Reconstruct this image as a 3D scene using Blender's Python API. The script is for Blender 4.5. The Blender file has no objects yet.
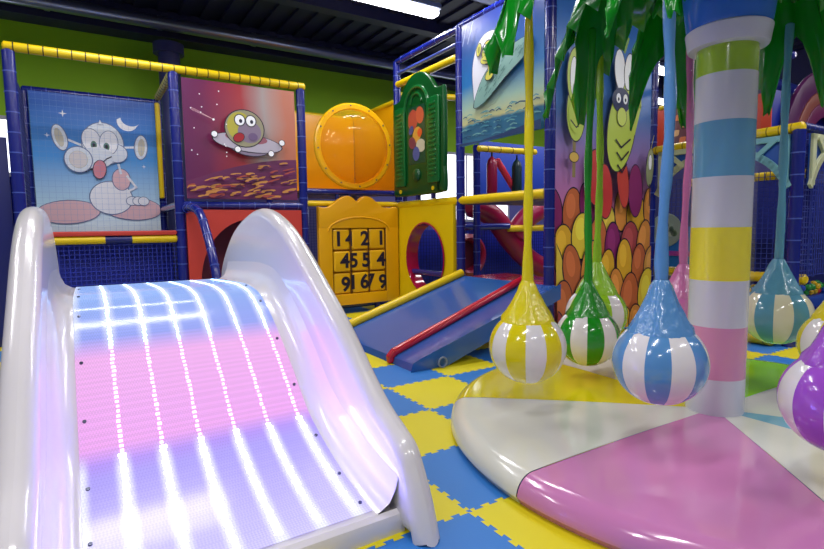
import bpy, bmesh, math, random
from mathutils import Vector, Matrix
random.seed(7)
PI=math.pi; cos=math.cos; sin=math.sin; R=math.radians
SC=bpy.context.scene; COL=SC.collection
# ---------------------------------------------------------------- frame of the place
TH=R(32.2)
AX=Vector((cos(TH),sin(TH),0)); VX=Vector((-sin(TH),cos(TH),0)); O=Vector((-.19,8.216,0))
def S(x,v,z=0): return O+AX*x+VX*v+Vector((0,0,z))          # place coordinates: x along the front, v away, z up
# ---------------------------------------------------------------- materials
def lin(h):
    h=h.lstrip('#'); c=[int(h[i:i+2],16)/255 for i in (0,2,4)]
    return tuple((x/12.92 if x<=.04045 else ((x+.055)/1.055)**2.4) for x in c)+(1,)
MC={}
def mat(name,hexc,rough=.4,metal=0,bump=0,bscale=30,spec=.5,coat=0,sss=0,mottle=0,mscale=6,emis=None,estr=0):
    if name in MC: return MC[name]
    m=bpy.data.materials.new(name); m.use_nodes=True; nt=m.node_tree; b=nt.nodes['Principled BSDF']
    b.inputs['Base Color'].default_value=lin(hexc); b.inputs['Roughness'].default_value=rough; b.inputs['Metallic'].default_value=metal
    b.inputs['Specular IOR Level'].default_value=spec; b.inputs['Coat Weight'].default_value=coat; b.inputs['Coat Roughness'].default_value=.08
    if sss: b.inputs['Subsurface Weight'].default_value=sss; b.inputs['Subsurface Radius'].default_value=(.05,.05,.06)
    tc=nt.nodes.new('ShaderNodeTexCoord')
    if bump:
        n=nt.nodes.new('ShaderNodeTexNoise'); n.inputs['Scale'].default_value=bscale; n.inputs['Detail'].default_value=3
        bp=nt.nodes.new('ShaderNodeBump'); bp.inputs['Strength'].default_value=bump; bp.inputs['Distance'].default_value=.02
        nt.links.new(tc.outputs['Object'],n.inputs['Vector']); nt.links.new(n.outputs['Fac'],bp.inputs['Height']); nt.links.new(bp.outputs['Normal'],b.inputs['Normal'])
        if coat: nt.links.new(bp.outputs['Normal'],b.inputs['Coat Normal'])
    if mottle:
        n=nt.nodes.new('ShaderNodeTexNoise'); n.inputs['Scale'].default_value=mscale; n.inputs['Detail'].default_value=4
        h=nt.nodes.new('ShaderNodeHueSaturation'); h.inputs['Color'].default_value=lin(hexc)
        mr=nt.nodes.new('ShaderNodeMapRange'); mr.inputs['From Min'].default_value=.3; mr.inputs['From Max'].default_value=.7; mr.inputs['To Min'].default_value=1-mottle; mr.inputs['To Max'].default_value=1+mottle
        nt.links.new(tc.outputs['Object'],n.inputs['Vector']); nt.links.new(n.outputs['Fac'],mr.inputs['Value']); nt.links.new(mr.outputs[0],h.inputs['Value']); nt.links.new(h.outputs[0],b.inputs['Base Color'])
    if emis: b.inputs['Emission Color'].default_value=lin(emis); b.inputs['Emission Strength'].default_value=estr
    MC[name]=m; return m
def ramp_mat(name,stops,axis=2,rough=.35,noise=0,nscale=3,emit=0):
    """colour that runs along one local axis; stops are (metres, hex)"""
    if name in MC: return MC[name]
    m=bpy.data.materials.new(name); m.use_nodes=True; nt=m.node_tree; b=nt.nodes['Principled BSDF']; b.inputs['Roughness'].default_value=rough
    tc=nt.nodes.new('ShaderNodeTexCoord'); sp=nt.nodes.new('ShaderNodeSeparateXYZ'); nt.links.new(tc.outputs['Object'],sp.inputs[0])
    lo,hi=stops[0][0],stops[-1][0]; mr=nt.nodes.new('ShaderNodeMapRange'); mr.inputs['From Min'].default_value=lo; mr.inputs['From Max'].default_value=hi
    src=sp.outputs[axis]
    if noise:
        n=nt.nodes.new('ShaderNodeTexNoise'); n.inputs['Scale'].default_value=nscale; nt.links.new(tc.outputs['Object'],n.inputs['Vector'])
        ma=nt.nodes.new('ShaderNodeMath'); ma.operation='MULTIPLY_ADD'; ma.inputs[1].default_value=noise; nt.links.new(n.outputs['Fac'],ma.inputs[0]); nt.links.new(src,ma.inputs[2]); src=ma.outputs[0]
    nt.links.new(src,mr.inputs['Value']); cr=nt.nodes.new('ShaderNodeValToRGB'); el=cr.color_ramp.elements
    while len(el)<len(stops): el.new(.5)
    for e,(p,h) in zip(el,stops): e.position=(p-lo)/(hi-lo); e.color=lin(h)
    nt.links.new(mr.outputs[0],cr.inputs[0]); nt.links.new(cr.outputs[0],b.inputs['Base Color'])
    if emit: nt.links.new(cr.outputs[0],b.inputs['Emission Color']); b.inputs['Emission Strength'].default_value=emit
    MC[name]=m; return m
def lamp_mat(name,hexc,strength):
    m=bpy.data.materials.new(name); m.use_nodes=True; nt=m.node_tree; nt.nodes.clear()
    e=nt.nodes.new('ShaderNodeEmission'); e.inputs[0].default_value=lin(hexc); e.inputs[1].default_value=strength
    o=nt.nodes.new('ShaderNodeOutputMaterial'); nt.links.new(e.outputs[0],o.inputs[0]); MC[name]=m; return m
def clear_mat(name,hexc,trans,rough=.05):
    m=bpy.data.materials.new(name); m.use_nodes=True; nt=m.node_tree; b=nt.nodes['Principled BSDF']
    b.inputs['Base Color'].default_value=lin(hexc); b.inputs['Roughness'].default_value=rough
    t=nt.nodes.new('ShaderNodeBsdfTransparent'); t.inputs[0].default_value=tuple(.5+.5*c for c in lin(hexc)[:3])+(1,)
    mx=nt.nodes.new('ShaderNodeMixShader'); mx.inputs[0].default_value=trans
    o=nt.nodes['Material Output']; nt.links.new(b.outputs[0],mx.inputs[1]); nt.links.new(t.outputs[0],mx.inputs[2]); nt.links.new(mx.outputs[0],o.inputs[0])
    MC[name]=m; return m
BLUE=mat('blue post vinyl','#141F78',.22,bump=.08,bscale=25,coat=.3)
NAVY=mat('navy vinyl','#18206A',.35)
TIE=mat('cable tie','#4258AE',.35)
BLK=mat('black strap','#16161C',.45)
YEL=mat('yellow foam sleeve','#E6C40A',.32,bump=.1,bscale=18)
GOLD=mat('golden plastic','#E2A408',.3,bump=.03,bscale=4)
ORANGE=mat('orange yellow sheet','#F2AC08',.28)
RED=mat('red vinyl','#BE1830',.25,coat=.3)
MAROON=mat('maroon vinyl','#8E0E38',.3)
BRICK=mat('red panel vinyl','#C23A30',.45)
SKYB=mat('royal blue pad','#2A5CA8',.2,coat=.4,bump=.05,bscale=8)
GREENP=mat('green moulded plastic','#054A1B',.28)
NETM=mat('navy net cord','#101C66',.6)
NETL=mat('light net cord','#2C3C98',.6)
WHITEP=mat('white moulded plastic','#DCD8DA',.22,coat=.35,sss=.15)
GREY=mat('grey steel','#8A8FA6',.35,metal=.7)
DARK=mat('dark steel','#191a2c',.5)
# ---------------------------------------------------------------- objects
def tag(o,label,cat,group=None,kind=None):
    if label: o['label']=label
    if cat: o['category']=cat
    if group: o['group']=group
    if kind: o['kind']=kind
    return o
def thing(name,label,cat,base,group=None):
    o=bpy.data.objects.new(name,None); COL.objects.link(o); o.empty_display_size=.1
    o.location=S(*base); o.rotation_euler=(0,0,TH); o['base']=list(base); del o['base']; BASE[o.name]=Vector(base)
    return tag(o,label,cat,group)
BASE={}
class MB:
    def __init__(s): s.v=[]; s.f=[]; s.m=[]
    def add(s,vs,fs,mi=0):
        k=len(s.v); s.v+= [Vector(p) for p in vs]; s.f+=[[i+k for i in f] for f in fs]; s.m+=[mi]*len(fs)
    def box(s,p,q,mi=0):
        x0,y0,z0=p; x1,y1,z1=q
        s.add([(x0,y0,z0),(x1,y0,z0),(x1,y1,z0),(x0,y1,z0),(x0,y0,z1),(x1,y0,z1),(x1,y1,z1),(x0,y1,z1)],
              [(0,3,2,1),(4,5,6,7),(0,1,5,4),(1,2,6,5),(2,3,7,6),(3,0,4,7)],mi)
    def bar(s,p,q,w,h,mi=0,up=(0,0,1)):
        p=Vector(p);q=Vector(q);d=(q-p).normalized();u=Vector(up); a=d.cross(u)
        if a.length<1e-4: a=d.cross(Vector((1,0,0)))
        a.normalize(); u=a.cross(d)
        c=[p+a*(i*w/2)+u*(j*h/2) for i,j in ((-1,-1),(1,-1),(1,1),(-1,1))]
        c+=[x+(q-p) for x in c]
        s.add(c,[(3,2,1,0),(4,5,6,7),(0,1,5,4),(1,2,6,5),(2,3,7,6),(3,0,4,7)],mi)
    def tube(s,path,r,n=12,mi=0,caps=True,rnd=True):
        P=[Vector(p) for p in path]; rr=r if isinstance(r,(list,tuple)) else [r]*len(P)
        if caps and rnd:
            d0=(P[0]-P[1]).normalized(); d1=(P[-1]-P[-2]).normalized()
            P=[P[0]+d0*rr[0]*.35]+P+[P[-1]+d1*rr[-1]*.35]; rr=[rr[0]*.6]+list(rr)+[rr[-1]*.6]
        ref=None; vs=[]
        for i,p in enumerate(P):
            d=(P[min(i+1,len(P)-1)]-P[max(i-1,0)]).normalized()
            if ref is None: ref=d.cross(Vector((0,0,1)));  ref=d.cross(Vector((1,0,0))) if ref.length<1e-3 else ref
            ref=(ref-d*ref.dot(d)).normalized(); b=d.cross(ref)
            vs+=[p+(ref*cos(2*PI*k/n)+b*sin(2*PI*k/n))*rr[i] for k in range(n)]
        fs=[(i*n+k,i*n+(k+1)%n,(i+1)*n+(k+1)%n,(i+1)*n+k) for i in range(len(P)-1) for k in range(n)]
        if caps: fs+=[tuple(range(n))[::-1],tuple((len(P)-1)*n+k for k in range(n))]
        s.add(vs,fs,mi)
    def lathe(s,c,prof,n=24,a0=0,a1=2*PI,mi=0,midx=None):
        c=Vector(c); full=abs(a1-a0-2*PI)<1e-6; m=n if full else n+1
        vs=[c+Vector((r*cos(a0+(a1-a0)*k/n),r*sin(a0+(a1-a0)*k/n),z)) for r,z in prof for k in range(m)]
        for i in range(len(prof)-1):
            for k in range(n):
                k2=(k+1)%m
                s_=[i*m+k,i*m+k2,(i+1)*m+k2,(i+1)*m+k]
                s._q(vs,s_,midx(k,i) if midx else mi)
        s._flush(vs)
    _t=None
    def _q(s,vs,f,mi):
        if s._t is None: s._t=[]
        s._t.append((f,mi))
    def _flush(s,vs):
        k=len(s.v); s.v+=[Vector(p) for p in vs]
        for f,mi in s._t: s.f.append([i+k for i in f]); s.m.append(mi)
        s._t=None
    def slab(s,out,o,U,W,N,t,r=.01,mi=0,seg=3,mi_back=None):
        """2D outline (counter-clockwise) given a thickness t along N, edges rounded by r"""
        o,U,W,N=map(Vector,(o,U,W,N)); n=len(out); P=[Vector(p) for p in out]; nor=[]
        for i in range(n):
            a=(P[i]-P[i-1]);b=(P[(i+1)%n]-P[i]); a=a.normalized() if a.length else a; b=b.normalized() if b.length else b
            d=Vector((a.y+b.y,-(a.x+b.x))); d=d.normalized() if d.length>1e-6 else Vector((a.y,-a.x))
            k=max(.5,d.dot(Vector((a.y,-a.x)))); nor.append(d/k)
        rings=[]
        for k in range(seg+1):
            a=PI/2*k/seg; rings.append((r*(1-sin(a)),r*(1-cos(a))))
        rings=rings+[(i,t-d) for i,d in rings[::-1]]
        vs=[];
        for ins,d in rings:
            for p,q in zip(P,nor):
                p2=p-q*ins; vs.append(o+U*p2.x+W*p2.y+N*d)
        m=len(rings)
        fs=[(i*n+k,i*n+(k+1)%n,(i+1)*n+(k+1)%n,(i+1)*n+k) for i in range(m-1) for k in range(n)]
        s.add(vs,fs,mi); 
        k=len(s.v)-len(vs); s.f.append([k+i for i in range(n)][::-1]); s.m.append(mi); s.f.append([k+(m-1)*n+i for i in range(n)]); s.m.append(mi)
    def poly(s,pts,o,U,W,off=0,N=(0,0,0),mi=0):
        o,U,W,N=map(Vector,(o,U,W,N)); s.add([o+U*p[0]+W*p[1]+N*off for p in pts],[tuple(range(len(pts)))],mi)
    def sphere(s,c,r,nu=20,nv=12,mi=0,sc=(1,1,1)):
        c=Vector(c); vs=[];
        for j in range(nv+1):
            t=PI*j/nv
            for i in range(nu): a=2*PI*i/nu; vs.append(c+Vector((r*sc[0]*sin(t)*cos(a),r*sc[1]*sin(t)*sin(a),-r*sc[2]*cos(t))))
        s.add(vs,[(j*nu+i,j*nu+(i+1)%nu,(j+1)*nu+(i+1)%nu,(j+1)*nu+i) for j in range(nv) for i in range(nu)],mi)
    def build(s,name,mats,parent=None,base=None,smooth=True,angle=40,label=None):
        base=BASE[parent.name] if (parent is not None and base is None) else Vector(base or (0,0,0))
        me=bpy.data.meshes.new(name); me.from_pydata([p-base for p in s.v],[],s.f)
        mats=mats if isinstance(mats,(list,tuple)) else [mats]
        for m in mats: me.materials.append(m)
        me.polygons.foreach_set('material_index',s.m)
        bm=bmesh.new(); bm.from_mesh(me); bmesh.ops.remove_doubles(bm,verts=bm.verts,dist=1e-5)
        if name not in('floor','net','printed_sheet','banner','leaf','picture'): bmesh.ops.recalc_face_normals(bm,faces=bm.faces)
        bm.to_mesh(me); bm.free()
        if smooth:
            me.polygons.foreach_set('use_smooth',[True]*len(me.polygons))
            try: me.set_sharp_from_angle(angle=R(angle))
            except Exception: pass
        o=bpy.data.objects.new(name,me); COL.objects.link(o)
        if parent is None: o.location=S(*base); o.rotation_euler=(0,0,TH)
        else: o.parent=parent
        BASE[o.name]=base
        if label: o['label']=label
        return o
def ell(cx,cy,rx,ry,rot=0,n=28):
    c,s=cos(R(rot)),sin(R(rot))
    return [(cx+rx*cos(2*PI*k/n)*c-ry*sin(2*PI*k/n)*s, cy+rx*cos(2*PI*k/n)*s+ry*sin(2*PI*k/n)*c) for k in range(n)]
def rect(x0,y0,x1,y1): return [(x0,y0),(x1,y0),(x1,y1),(x0,y1)]
def rrect(x0,y0,x1,y1,r,n=5):
    o=[]
    for cx,cy,a in ((x1-r,y0+r,-90),(x1-r,y1-r,0),(x0+r,y1-r,90),(x0+r,y0+r,180)):
        for k in range(n+1): t=R(a+90*k/n); o.append((cx+r*cos(t),cy+r*sin(t)))
    return o
def spline(pts,per=8,closed=False):
    P=[Vector(p) for p in pts]; n=len(P); out=[]
    for i in range(n if closed else n-1):
        a,b,c,d=(P[(i-1)%n],P[i],P[(i+1)%n],P[(i+2)%n]) if closed else (P[max(i-1,0)],P[i],P[i+1],P[min(i+2,n-1)])
        for k in range(per):
            t=k/per; out.append(.5*((2*b)+(c-a)*t+(2*a-5*b+4*c-d)*t*t+(3*b-a-3*c+d)*t**3))
    if not closed: out.append(P[-1])
    return out
def line2(pts,w):
    """a drawn stroke: list of quads along a polyline"""
    q=[]
    for (x0,y0),(x1,y1) in zip(pts[:-1],pts[1:]):
        d=math.hypot(x1-x0,y1-y0) or 1; nx,ny=-(y1-y0)/d*w/2,(x1-x0)/d*w/2; ex,ey=(x1-x0)/d*w*.3,(y1-y0)/d*w*.3
        q.append([(x0-nx-ex,y0-ny-ey),(x1-nx+ex,y1-ny+ey),(x1+nx+ex,y1+ny+ey),(x0+nx-ex,y0+ny-ey)])
    return q
class Art:
    """a printed sheet: base sheet plus flat printed shapes, all in one mesh"""
    def __init__(s,o,U,W,N,w,h,sheet):
        s.mb=MB(); s.o=Vector(o); s.U=Vector(U); s.W=Vector(W); s.N=Vector(N); s.mats=[sheet]; s.k=1; s.w=w; s.h=h
        s.mb.slab(rect(0,0,w,h),s.o-s.N*.006,U,W,N,.006,.001,0,1)
    def put(s,pts,m,lw=0,om=None):
        if lw:
            cx=sum(p[0] for p in pts)/len(pts); cy=sum(p[1] for p in pts)/len(pts)
            n=len(pts); o2=[]
            for p in pts:
                d=math.hypot(p[0]-cx,p[1]-cy) or 1; o2.append((p[0]+(p[0]-cx)/d*lw,p[1]+(p[1]-cy)/d*lw))
            s.put(o2,om or INK)
        pts=[(min(max(x,0),s.w),min(max(y,0),s.h)) for x,y in pts]
        if m not in s.mats: s.mats.append(m)
        s.mb.poly(pts,s.o,s.U,s.W,.0004+.0007*s.k,s.N,s.mats.index(m)); s.k+=1
    def stroke(s,pts,w,m):
        if m not in s.mats: s.mats.append(m)
        for q in line2(pts,w): s.mb.poly([(min(max(x,0),s.w),min(max(y,0),s.h)) for x,y in q],s.o,s.U,s.W,.0004+.0007*s.k,s.N,s.mats.index(m))
        s.k+=1
    def done(s,name,parent): return s.mb.build(name,s.mats,parent,smooth=False)
INK=mat('print ink','#1c1830',.4)
def pm(h): return mat('print '+h,h,.38)
def text_mesh(body,size,ext):
    c=bpy.data.curves.new('t','FONT'); c.body=body; c.size=size; c.extrude=ext; c.align_x='CENTER'; c.align_y='CENTER'; c.offset=size*.03
    o=bpy.data.objects.new('t',c); COL.objects.link(o); bpy.context.view_layer.update()
    me=bpy.data.meshes.new_from_object(o.evaluated_get(bpy.context.evaluated_depsgraph_get())); bpy.data.objects.remove(o); return me
def text_obj(name,body,size,ext,o,U,W,N,m,parent):
    me=text_mesh(body,size,ext); mb=MB(); o,U,W,N=map(Vector,(o,U,W,N))
    mb.add([o+U*p.co.x+W*p.co.y+N*p.co.z for p in me.vertices],[tuple(f.vertices) for f in me.polygons])
    return mb.build(name,m,parent,smooth=False)
X,V,Z=(1,0,0),(0,1,0),(0,0,1); nV=(0,-1,0); nX=(-1,0,0)
def struct(o,label=None): o['kind']='structure'; return o
#=SETTING=
# ---------------------------------------------------------------- room
TS=.585; TX0,TV0=-2.25,-4.14
FY=mat('yellow foam tile','#DECF0C',.5,bump=.06,bscale=120); FB=mat('blue foam tile','#2A78C8',.5,bump=.06,bscale=120)
mb=MB(); NT=7; pw=TS/(2*NT); dh=.020; g=.004
for i in range(-9,13):
    for j in range(-9,13):
        ox,ov=TX0+i*TS,TV0+j*TS; c=(i+j)%2
        mb.add([(ox,ov,0),(ox+TS,ov,0),(ox+TS,ov+TS,0),(ox,ov+TS,0)],[(0,1,2,3)],c)
        for k in range(NT):
            a=(2*k+.5)*pw; b=a+pw*1.0
            mb.add([(ox+a+g,ov,.0006),(ox+a-g,ov-dh,.0006),(ox+b+g,ov-dh,.0006),(ox+b-g,ov,.0006)],[(0,1,2,3)],c)      # tab down over the next mat
            mb.add([(ox,ov+a+g,.0006),(ox-dh,ov+a-g,.0006),(ox-dh,ov+b+g,.0006),(ox,ov+b-g,.0006)],[(0,1,2,3)],c)
mb.add([(-10,-12,-.006),(10,-12,-.006),(10,6,-.006),(-10,6,-.006)],[(0,1,2,3)],2)
struct(mb.build('floor',[FY,FB,mat('screed','#30343c',.8)],smooth=False))
CZ=4.95
mb=MB(); mb.box((-10,-12,CZ),(10,6,CZ+.1))
for k in range(60): mb.box((-10+k*.335,-12,CZ-.05),(-10+k*.335+.16,6,CZ))
struct(mb.build('ceiling',mat('ceiling sheet','#23264a',.6),smooth=False))
WV=3.2
gw=ramp_mat('back wall paint',[(0,'#6C6AB4'),(2.6,'#6C6AB4'),(2.61,'#A2DC14'),(5,'#A2DC14')],2,.6)
mb=MB(); mb.box((-10,WV,0),(10,WV+.15,CZ)); struct(mb.build('wall_back',gw,smooth=False))
wl=mat('dim wall paint','#7d7f9c',.7)
mb=MB(); mb.box((-9.1,-12,0),(-9,WV,CZ)); struct(mb.build('wall_left',wl,smooth=False))
mb=MB(); mb.box((9,-12,0),(9.1,WV,CZ)); struct(mb.build('wall_right',mat('right wall paint','#3a3a70',.7),smooth=False))
mb=MB(); mb.box((-9,-12,0),(9,-11.9,CZ)); struct(mb.build('wall_front',wl,smooth=False))
DAY=lamp_mat('daylight','#F2F4FF',3.0)
def window(n,x0,x1,z0,z1):
    mb=MB(); y=WV-.03
    for p,q in (((x0-.06,y,z0-.06),(x1+.06,WV,z0)),((x0-.06,y,z1),(x1+.06,WV,z1+.06)),((x0-.06,y,z0),(x0,WV,z1)),((x1,y,z0),(x1+.06,WV,z1)),((x0*.5+x1*.5-.02,y,z0),(x0*.5+x1*.5+.02,WV,z1))): mb.box(p,q)
    o=struct(mb.build('window_%d'%n,mat('window frame','#c8c8d4',.5),base=((x0+x1)/2,WV,z0),smooth=False))
    p=MB(); p.box((x0,WV-.012,z0),(x1,WV-.004,z1)); p.build('pane',DAY,o,smooth=False)
window(1,-6.4,-4.9,2.2,3.0); window(2,2.5,5.2,1.45,3.0)
# beams and services below the ceiling
BEAM=mat('beam paint','#2c2c52',.5)
mb=MB(); mb.box((-10,WV-.42,4.5),(10,WV-.02,4.62)); mb.box((-10,WV-.30,4.62),(10,WV-.12,4.8)); mb.box((-10,WV-.42,4.8),(10,WV-.02,4.93)); struct(mb.build('trim_1',BEAM,smooth=False))
mb=MB(); mb.box((-10,.9,4.74),(10,1.12,4.94)); struct(mb.build('trim_2',BEAM,smooth=False))
mb=MB(); mb.tube([(-8.9,WV-.75,4.6),(8.9,WV-.75,4.6)],.1,14)
for k in range(1,12): mb.tube([(-9+k*1.5,WV-.75,4.6),(-9+k*1.5+.07,WV-.75,4.6)],.112,14,rnd=False)
tag(mb.build('duct',mat('galvanised duct','#9aa0b8',.28,metal=.85),base=(0,WV-.75,4.3)),'long round galvanised duct running under the ceiling along the green wall','duct')
mb=MB(); mb.box((-8.9,-.95+.0,4.62),(8.9,-.92,4.74)); mb.box((-8.9,-.95,4.62),(8.9,-.7,4.63)); mb.box((-8.9,-.73,4.62),(8.9,-.7,4.74))
tag(mb.build('cable_tray',mat('cable tray zinc','#7f86a8',.4,metal=.6),base=(0,-.8,4.6),smooth=False),'grey metal cable tray under the ceiling above the ceiling lamp','cable tray')
mb=MB(); mb.tube([(-2.82,WV-.5,0),(-2.82,WV-.5,4.3)],.17,20); mb.tube([(-2.82,WV-.5,4.2),(-2.82,WV-.5,4.36)],.24,20,rnd=False)
struct(mb.build('trim_3',mat('steel column paint','#4a4c86',.4),base=(-2.82,WV-.5,0)))
TUBE=lamp_mat('fluorescent tube','#F4F6FF',9)
def lamp(x0,x1,v,z,label):
    t=thing('ceiling_light',label,'ceiling light',((x0+x1)/2,v,z),'fluorescent ceiling lights')
    mb=MB(); mb.slab(rrect(x0,-.13,x1,.13,.05),(0,v,z+.06),X,V,Z,.07,.01); mb.build('housing',mat('lamp housing','#aab0c4',.5),t)
    mb=MB(); mb.slab(rrect(x0+.02,-.1,x1-.02,.1,.06),(0,v,z-.02),X,V,Z,.078,.03); mb.build('diffuser',TUBE,t)
    for x in (x0+.3,x1-.3): mb=MB(); mb.bar((x,v,z+.13),(x,v,CZ-.02),.02,.02); mb.build('hanger',DARK,t)
def area(x,v,z,sx,sy,p,col=(1,.98,1)):
    l=bpy.data.lights.new('lamp_and_fill_light','AREA'); l.shape='RECTANGLE'; l.size=sx; l.size_y=sy; l.energy=p; l.color=col
    o=bpy.data.objects.new('lamp_and_fill_light',l); COL.objects.link(o); o.location=S(x,v,z); o.rotation_euler=(0,0,TH); return o
LP=62
for v in (-.65,-2.3,-6.0,-8.8):  # last two rows are unseen, added to light the room, without fixtures
    for x in (-6.9,-3.7,-.45,2.8,6.05):
        area(x,v,4.24,1.5,.14,LP*{-.65:.55,-2.3:.8,-6.0:.9,-8.8:.7}[v])
lamp(-1.25,.32,-.65,4.3,'bright white fluorescent ceiling lamp above the yellow dome window')
lamp(5.2,6.7,-.65,4.3,'white fluorescent ceiling lamp glimpsed past the striped column at far right')
lamp(7.4,8.6,.9,4.3,'white ceiling lamp seen just right of the striped column, above the red panel')
#=SLIDE=
# ---------------------------------------------------------------- illuminated slide
XL,XR=-4.385,-3.18
sl=thing('led_slide','white moulded slide with a glowing pink and white lit sliding surface','slide',((XL+XR)/2,-3.8,0))
bed=spline([(-2.45,.84),(-2.9,.86),(-3.3,.875),(-3.5,.872),(-3.72,.845),(-3.93,.75),(-4.13,.62),(-4.33,.47),(-4.53,.31),(-4.78,.2),(-5.05,.125),(-5.26,.09)],6)
BL=[0]
for a,b in zip(bed[:-1],bed[1:]): BL.append(BL[-1]+(b-a).length)
def bed_nor(i):
    d=(bed[min(i+1,len(bed)-1)]-bed[max(i-1,0)]).normalized(); return Vector((d.y,-d.x)) if d.x>0 else Vector((-d.y*-1*-1, d.x*-1)) 
# tray under the panel: fillets up to the walls
def bed_strip(cols,name,mats,mfun=None,parent=sl,i0=0,i1=None):
    """cols: (x, lift) across the bed; lofted along it"""
    mb=MB(); i1=len(bed) if i1 is None else i1; n=len(cols); vs=[]
    for i in range(i0,i1):
        d=(bed[min(i+1,len(bed)-1)]-bed[max(i-1,0)]).normalized(); nx=Vector((d.y,-d.x)); nx=-nx if nx.y<0 else nx
        for x,l in cols: p=bed[i]+nx*l; vs.append((x,p.x,p.y))
    for i in range(i1-i0-1):
        for k in range(n-1): mb._q(vs,[i*n+k,i*n+k+1,(i+1)*n+k+1,(i+1)*n+k],mfun(i+i0,k) if mfun else 0)
    mb._flush(vs); return mb.build(name,mats,parent,label=None)
fil=[(XL,.15),(XL+.012,.09),(XL+.035,.035),(XL+.075,.008),(XL+.10,0),(XR-.10,0),(XR-.075,.008),(XR-.035,.035),(XR-.012,.09),(XR,.15)]
bed_strip(fil,'slide_tray',WHITEP)
# front lip and body below
mb=MB(); x0,x1=XL-.02,XR+.02
prof=[(bed[-1].x,bed[-1].y),(bed[-1].x-.025,.078),(bed[-1].x-.033,.055),(bed[-1].x-.03,.0)]
vs=[(x,p[0],p[1]) for p in prof for x in (x0,x1)]
mb.add(vs,[(2*i,2*i+1,2*i+3,2*i+2) for i in range(3)]); mb.build('front_lip',WHITEP,sl)
mb=MB(); body=[(p.x,p.y-.03) for p in bed]+[(bed[-1].x,.0),(-2.45,.0)]
mb.slab([(p[0],p[1]) for p in body][::1],(XL,0,0),V,Z,X,XR-XL,.0,seg=1); mb.build('slide_body',WHITEP,sl,smooth=False)
def wall(xa,xb,name='side_wall'):
    top=spline([(-2.08,.62),(-2.14,.9),(-2.36,1.1),(-2.7,1.28),(-3.15,1.39),(-3.48,1.395),(-3.8,1.31),(-4.08,1.17),(-4.38,.97),(-4.66,.78),(-4.9,.585),(-5.05,.475),(-5.17,.415),(-5.27,.36),(-5.335,.27),(-5.40,.14),(-5.45,.0)],6)
    out=[(p.x,p.y) for p in top]+[(-2.08,.0)]
    mb=MB(); mb.slab(out,(xa,0,0),V,Z,X,xb-xa,.062,seg=6); return mb.build(name,WHITEP,sl,angle=60)
wall(XL-.125,XL); wall(XR,XR+.118)
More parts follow.
